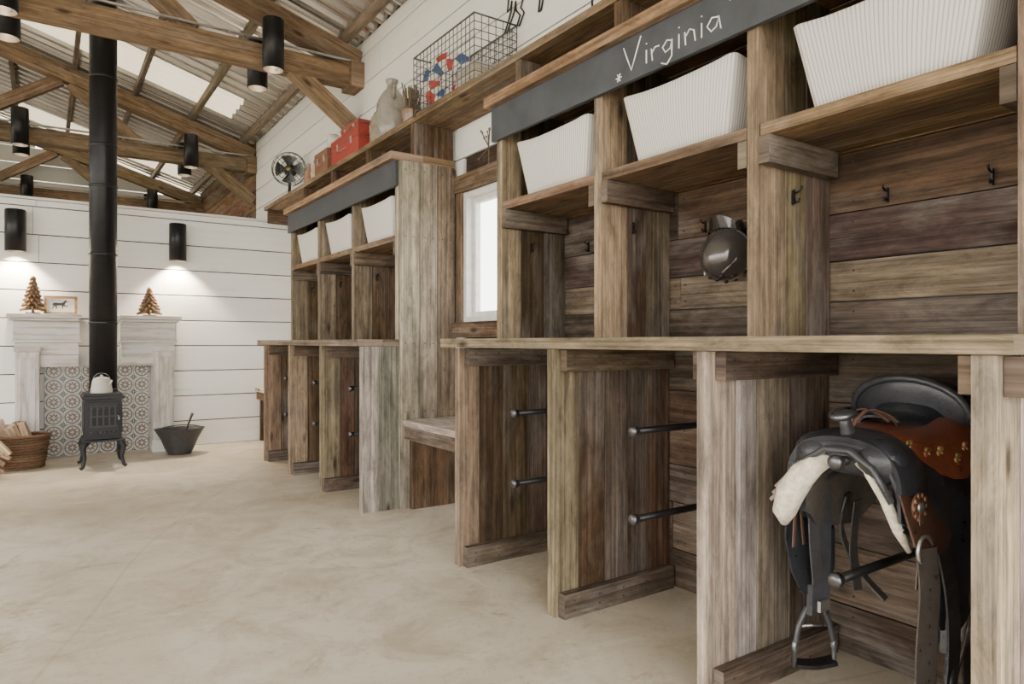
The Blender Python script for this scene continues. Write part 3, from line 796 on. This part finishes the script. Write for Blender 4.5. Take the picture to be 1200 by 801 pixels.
b.lathe([(.082, 0), (.084, .01), (.070, .10), (.064, .118), (.064, .123), (.04, .135), (.012, .142), (.012, .155), (.002, .158)], kc, (.50, .48, .44), M_PLAST, 24)
b.tube([(kc[0]+.045, kc[1]-.04, kc[2]+.06), (kc[0]+.065, kc[1]-.07, kc[2]+.09), (kc[0]+.07, kc[1]-.08, kc[2]+.11)], [.014, .009, .007], (.5, .48, .45), M_PLAST, 10)
b.tube([(kc[0]+.062*math.cos(a*pi/10), kc[1], kc[2]+.115+.055*math.sin(a*pi/10)) for a in range(11)], .004, (.1, .1, .1), M_BLACK, 6)
b.build('kettle')
b = MB(); cc = (1.07, 7.20, .0)
b.lathe([(.10, 0), (.105, .01), (.13, .06), (.165, .15), (.215, .235), (.225, .245), (.212, .238), (.155, .14), (.12, .06), (.09, .02)], cc, (.07, .07, .073), M_IRON, 32, sy=.75)
b.tube([(cc[0]+.20*math.cos(a*pi/12), cc[1]-.03-.02*math.sin(a*pi/12), cc[2]+.23+.05*math.sin(a*pi/12)) for a in range(13)], .005, (.08, .08, .08), M_IRON, 6)
b.tube([(cc[0]+.02, cc[1], .10), (cc[0]+.09, cc[1]+.03, .30), (cc[0]+.12, cc[1]+.04, .38)], [.008, .009, .014], (.05, .04, .035), M_IRON, 8)
for k in range(14):
    a = R.uniform(0, 2*pi); r = R.uniform(0, .12)
    b.ell((cc[0]+r*math.cos(a), cc[1]+r*.7*math.sin(a), .15+R.uniform(0, .03)), (.035, .03, .028), (.02, .02, .02), M_IRON, 7, 5)
b.build('coal_scuttle')
# log basket
b = MB(); bc = Vector((-.17, 7.14, 0))
for k in range(13):
    z = .012+k*.022; r = .165+.04*k/11
    b.tube([bc+Vector((r*math.cos(a*pi/14)*(1+.02*(-1)**(a+k)), r*.8*math.sin(a*pi/14)*(1+.02*(-1)**(a+k)), z)) for a in range(28)], .012, vary((.15, .085, .045), .3), M_WICK, 6, closed=True)
b.lathe([(.16, .004), (.155, .012)], bc, (.16, .1, .06), M_WICK, 24, sy=.8)
for k in range(12):
    x = -.14+.025*k; l = R.uniform(.26, .38)
    b.beam(bc+Vector((x, R.uniform(-.08, .08), .04)), bc+Vector((x-.12+R.uniform(-.02, .02), R.uniform(-.1, .06), .06+l)), .045, .04, vary((.62, .47, .32), .2), M_BEAM)
b.build('log_basket')
b = MB()
for k in range(40):
    f = k/39; x = -.70+.48*f+R.uniform(-.02, .02); y = 6.80+R.uniform(-.06, .08); L = R.uniform(.26, .40)*(1-.25*f); lean = R.uniform(.35, .85)
    zb = .025+R.uniform(0, .02)+.05*(k % 4)
    d = Vector((-.65+R.uniform(-.2, .1), .25, lean)).normalized()
    p = Vector((x, y-.04*(k % 2), zb))
    b.beam(p, p+d*L, R.uniform(.025, .045), R.uniform(.02, .035), vary(R.choice(((.66, .53, .36), (.50, .36, .22), (.76, .66, .50), (.30, .2, .13))), .15), M_BEAM)
b.build('firewood_pile', .003)
def wtree(x, y, z, h, w):
    b = MB(); b.lathe([(w*.28, 0), (w*.28, .012), (.01, .014)], (x, y, z), (.25, .15, .08), M_BEAM, 14)
    b.cyl((x, y, z+.01), (x, y, z+h*.95), .010, (.25, .15, .08), M_BEAM, 8)
    n = 8
    for k in range(n):
        f = k/(n-1); L = w*(1-.80*f); zz = z+h*(.14+.78*f)
        for q in range(4):
            aa = k*.35+q*pi/4; d = Vector((math.cos(aa), math.sin(aa), 0))*L/2
            c = Vector((x, y, zz+q*.005))
            b.tube([c-d-Z*.018, c-d*.5+Z*.002, c+Z*.006, c+d*.5+Z*.002, c+d-Z*.018], [.009, .015, .017, .015, .009], vary((.24, .14, .07), .3), M_BEAM, 6)
    b.cyl((x, y, z+h*.9), (x, y, z+h), .014, (.3, .18, .09), M_BEAM, 8, .003)
    b.build('wooden_tree_ornament')
wtree(-.085, 7.53, 1.323, .34, .20); wtree(.85, 7.53, 1.323, .27, .22)
HORSE = [(-1, .05), (-.95, .45), (-.78, .62), (-.55, .66), (-.2, .58), (.15, .62), (.35, .82), (.5, 1.08), (.56, 1.22), (.62, 1.1), (.82, .95), (.92, .82), (.85, .75), (.68, .82), (.6, .7), (.52, .45), (.46, .25),
         (.62, .05), (.85, .02), (.88, -.25), (.8, -.25), (.76, -.08), (.5, -.1), (.36, .1), (.3, -.2), (.2, -.6), (.12, -.6), (.17, -.2), (.15, .12), (-.25, .1), (-.42, .12), (-.5, -.1), (-.38, -.32), (-.55, -.62), (-.64, -.58), (-.52, -.32), (-.68, -.08), (-.68, .2), (-.75, -.1), (-.9, -.4), (-1.02, -.6), (-1.1, -.55), (-.98, -.3), (-.86, 0), (-.83, .3), (-.88, .1)]
b = MB(); fx, fy, fz = .125, 7.56, 1.323
FM = Matrix.Translation((fx, fy, fz)) @ Matrix.Rotation(-.15, 4, 'X')
w2, h2 = .13, .175
for (a, c) in (((-w2, 0, 0), (w2, .02, .022)), ((-w2, 0, h2-.022), (w2, .02, h2)), ((-w2, 0, .022), (-w2+.022, .02, h2-.022)), ((w2-.022, 0, .022), (w2, .02, h2-.022))):
    b.box(a, c, (.38, .22, .10), M_BEAM, 0, FM)
b.box((-w2+.02, .010, .02), (w2-.02, .016, h2-.02), (.78, .76, .70), M_PLAST, 0, FM)
V = [FM @ Vector((x*.065, .0085, .082+y*.048)) for x, y in HORSE]
b.add(V, [tuple(range(len(V)))], [[(0, 0)]*len(V)], (.03, .03, .03), M_PLAST)
b.build('picture_frame')
b = MB()
V = [(XW-.007, 3.12-x*.28, 3.04+y*.19) for x, y in HORSE]
b.tube(V, .0055, (.03, .03, .032), M_BLACK, 6, closed=True)
b.build('horse_wall_art')
# ------------------------------------------------------------------ items on the high shelf
ZS = 2.546
b = MB(); fc = Vector((2.12, 7.22, ZS)); hub = fc+Vector((0, -.0, .33))
b.lathe([(.10, 0), (.10, .015), (.07, .035), (.025, .05), (.018, .10)], fc, (.03, .035, .035), M_BLACK, 24)
b.cyl(fc+Z*.09, hub-Z*.02, .016, (.03, .035, .035), M_BLACK, 12)
FMx = Matrix.Rotation(-.5, 4, 'Z') @ Matrix.Rotation(pi/2, 4, 'X')
b.lathe([(.02, -.10), (.06, -.09), (.065, -.03), (.02, -.01)], hub, (.03, .035, .035), M_BLACK, 20, FMx)
for zz, rr in ((.0, .17), (.03, .175), (.06, .165), (.075, .12), (.08, .07)):
    b.tube([hub+(FMx @ Vector((rr*math.cos(a*pi/14), rr*math.sin(a*pi/14), zz))) for a in range(28)], .0035, (.08, .08, .08), M_BLACK, 6, closed=True)
for k in range(16):
    a = k*pi/8; c_, s_ = math.cos(a), math.sin(a)
    b.tube([hub+(FMx @ Vector((r*c_, r*s_, z))) for r, z in ((.03, .085), (.12, .075), (.165, .06), (.175, .03), (.17, 0), (.06, -.03))], .002, (.08, .08, .08), M_BLACK, 5)
b.lathe([(.03, 0), (.03, .05), (.01, .055)], hub, (.2, .16, .08), M_STEEL, 16, FMx)
for k in range(4):
    a = k*pi/2
    b.sheet(lambda u, v: hub+(FMx @ Vector(((.03+.115*u)*math.cos(a+(v-.5)*(.9+.3*u)), (.03+.115*u)*math.sin(a+(v-.5)*(.9+.3*u)), .02+(v-.5)*.04))), 5, 5, .003, (.10, .11, .11), M_STEEL)
b.build('electric_fan')
b = MB()
b.lathe([(.04, 0), (.045, .01), (.05, .10), (.045, .14), (.018, .18), (.016, .23), (.02, .235)], (2.10, 6.52, ZS), (.36, .20, .12), M_CERAM, 20)
b.build('clay_bottle')
b = MB()
b.lathe([(.035, 0), (.05, .02), (.055, .09), (.03, .16), (.022, .19), (.028, .20)], (2.08, 6.25, ZS), (.50, .38, .26), M_CERAM, 20)
b.build('stoneware_vase')
def case(x0, x1, y0, y1, z0, h, col, name):
    b = MB()
    b.box((x0, y0, z0), (x1, y1, z0+h*.62), col, M_PLAST); b.box((x0-.003, y0-.003, z0+h*.64), (x1+.003, y1+.003, z0+h), tuple(q*.9 for q in col), M_PLAST)
    b.box((x0+.002, y0+.002, z0+h*.60), (x1-.002, y1-.002, z0+h*.66), (.3, .28, .25), M_STEEL)
    for t in (.25, .75):
        y = y0+(y1-y0)*t; b.box((x0-.008, y-.014, z0+h*.48), (x0, y+.014, z0+h*.76), (.6, .58, .5), M_STEEL)
    yc = (y0+y1)/2
    b.tube([(x0-.004, yc-.05, z0+h*.42), (x0-.022, yc-.045, z0+h*.36), (x0-.022, yc+.045, z0+h*.36), (x0-.004, yc+.05, z0+h*.42)], .005, (.25, .2, .15), M_LEATHER, 6)
    b.build(name, .008)
case(2.0, 2.27, 5.02, 5.62, ZS, .20, (.34, .045, .03), 'red_suitcase')
case(2.04, 2.25, 5.12, 5.50, ZS+.202, .085, (.30, .055, .04), 'red_toolbox')
case(2.01, 2.26, 5.75, 6.08, ZS, .20, (.22, .10, .055), 'leather_case')
b = MB()
b.box((2.06, 5.78, ZS+.203), (2.22, 6.0, ZS+.226), (.25, .09, .06), M_PLAST); b.box((2.07, 5.79, ZS+.227), (2.21, 5.98, ZS+.25), (.55, .5, .42), M_PLAST)
b.build('stacked_books', .002)
b = MB()
b.lathe([(.04, 0), (.055, .005), (.057, .09), (.05, .105), (.02, .11)], (2.12, 5.90, ZS+.252), (.62, .60, .55), M_CERAM, 20)
b.build('tin_can')
JP = [(.085, 0), (.095, .01), (.105, .08), (.105, .20), (.095, .26), (.06, .32), (.035, .345), (.032, .38), (.042, .39), (.042, .405), (.03, .406)]
for jx, jy, k, col in ((2.10, 4.62, 1.08, (.27, .245, .21)), (2.14, 4.90, .88, (.30, .25, .19))):
    b = MB(); jc = Vector((jx, jy, ZS))
    b.lathe([(r*k, z*k) for r, z in JP], jc, col, M_CERAM, 28)
    b.tube([jc+Vector(q)*k for q in ((-.01, -.035, .37), (-.03, -.09, .365), (-.04, -.12, .31), (-.03, -.10, .25))], .011*k, tuple(q*.9 for q in col), M_CERAM, 10)
    b.build('stoneware_jug')
b = MB(); sc = Vector((2.12, 4.34, ZS))
b.lathe([(.06, 0), (.065, .01), (.07, .13), (.072, .14), (.06, .14)], sc, (.22, .12, .07), M_CERAM, 20)
for k in range(70):
    a = R.uniform(0, 2*pi); r = R.uniform(0, .05); t = R.uniform(.01, .04)
    p = sc+Vector((r*math.cos(a), r*math.sin(a), .10)); q = p+Vector((t*math.cos(a), t*math.sin(a), R.uniform(.12, .22)))
    b.tube([p, (p+q)/2+Vector((0, 0, .01)), q], [.003, .003, .005], vary((.20, .15, .09), .25), M_STRAW, 4)
b.build('dried_grass_pot')
# wire basket
b = MB(); x0, x1, y0, y1, zt = 1.99, 2.28, 3.28, 4.04, .37
WC = (.12, .12, .12); wr = .0026
def seg(p, q, r=wr): b.tube([p, q], r, WC, M_STEEL, 5)
for i in range(9):
    zz = ZS+.004+zt*i/8; rr = .0055 if i in (0, 8) else wr
    seg((x0, y0, zz), (x0, y1, zz), rr); seg((x1, y0, zz), (x1, y1, zz), rr); seg((x0, y0, zz), (x1, y0, zz), rr); seg((x0, y1, zz), (x1, y1, zz), rr)
for i in range(17):
    y = y0+(y1-y0)*i/16
    seg((x0, y, ZS), (x0, y, ZS+zt)); seg((x1, y, ZS), (x1, y, ZS+zt)); seg((x0, y, ZS+.004), (x1, y, ZS+.004))
for i in range(7):
    x = x0+(x1-x0)*i/6; seg((x, y0, ZS), (x, y0, ZS+zt)); seg((x, y1, ZS), (x, y1, ZS+zt))
b.build('wire_basket')
b = MB(); cols = [(.45, .05, .035), (.66, .63, .56), (.05, .10, .22), (.66, .63, .56)]
RM = Matrix.Translation((2.135, 3.84, ZS+.20)) @ Matrix.Rotation(.55, 4, 'Z') @ Matrix.Rotation(-pi/2+.10, 4, 'Y')
NU, NV = 48, 12; Rr, rr = .125, .062
for i in range(NU):
    for j in range(NV):
        vs = []
        for a, c in ((i, j), (i+1, j), (i+1, j+1), (i, j+1)):
            A = 2*pi*a/NU; C = 2*pi*c/NV; rad = rr*(1+.05*math.sin(A*6))
            vs.append(RM @ Vector(((Rr+rad*math.cos(C))*math.cos(A), (Rr+rad*math.cos(C))*math.sin(A), rad*.6*math.sin(C))))
        b.add(vs, [(0, 1, 2, 3)], [[(0, 0)]*4], cols[((i//4)+(j//3)) % 4], M_CLOTH, True)
b.build('patchwork_wreath')
b = MB()
for k in range(5):
    b.box((2.05, 3.34+.01*k, ZS+.012+.03*k), (2.24, 3.62-.008*k, ZS+.040+.03*k), vary(R.choice(((.45, .40, .32), (.25, .16, .1), (.5, .46, .4)))), M_CLOTH)
b.build('folded_cloths', .008)
b = MB(); lc = Vector((2.10, 2.35, ZS))
b.lathe([(.05, 0), (.055, .02), (.04, .05), (.035, .055)], lc, DK, M_BLACK, 16)
for a in range(4): b.tube([lc+Vector((.05*math.cos(a*pi/2), .05*math.sin(a*pi/2), .03)), lc+Vector((.055*math.cos(a*pi/2), .055*math.sin(a*pi/2), .13)), lc+Vector((.03*math.cos(a*pi/2), .03*math.sin(a*pi/2), .2))], .004, DK, M_BLACK, 6)
b.lathe([(.045, .19), (.05, .195), (.02, .24), (.018, .26)], lc, DK, M_BLACK, 16)
b.build('lantern')
b = MB()
for k in range(12):
    a = R.uniform(-1, 1); L = R.uniform(.05, .11); p = Vector((1.845, 2.90, 2.05))
    q = p+Vector((-.03*abs(a), L*math.sin(a)*.7, -L*math.cos(a)*R.choice((1, -1))))
    b.tube([p, q], .002, (.12, .09, .06), M_STRAW, 4); b.ell(q, (.006, .006, .006), (.15, .1, .08), M_STRAW, 6, 4)
b.build('dried_flower_sprig')
# ------------------------------------------------------------------ light
w = bpy.data.worlds.new('World'); bpy.context.scene.world = w; w.use_nodes = True
bg = w.node_tree.nodes['Background']; bg.inputs[0].default_value = (1.0, .975, .94, 1); bg.inputs[1].default_value = 7.6
l = bpy.data.lights.new('sun', 'SUN'); l.energy = 6; l.angle = .03; l.color = (1, .93, .80)
o = bpy.data.objects.new('sun', l); o.rotation_euler = Vector((-.35, .25, 1)).to_track_quat('Z', 'Y').to_euler(); bpy.context.scene.collection.objects.link(o)
# ------------------------------------------------------------------ camera
cam = bpy.data.cameras.new('camera'); cam.lens = 24; cam.sensor_width = 36; cam.clip_start = .02; cam.clip_end = 200
co = bpy.data.objects.new('camera', cam); co.location = (0, 0, 1.07); co.rotation_euler = (pi/2, 0, -math.atan(548/800))
bpy.context.scene.collection.objects.link(co); bpy.context.scene.camera = co
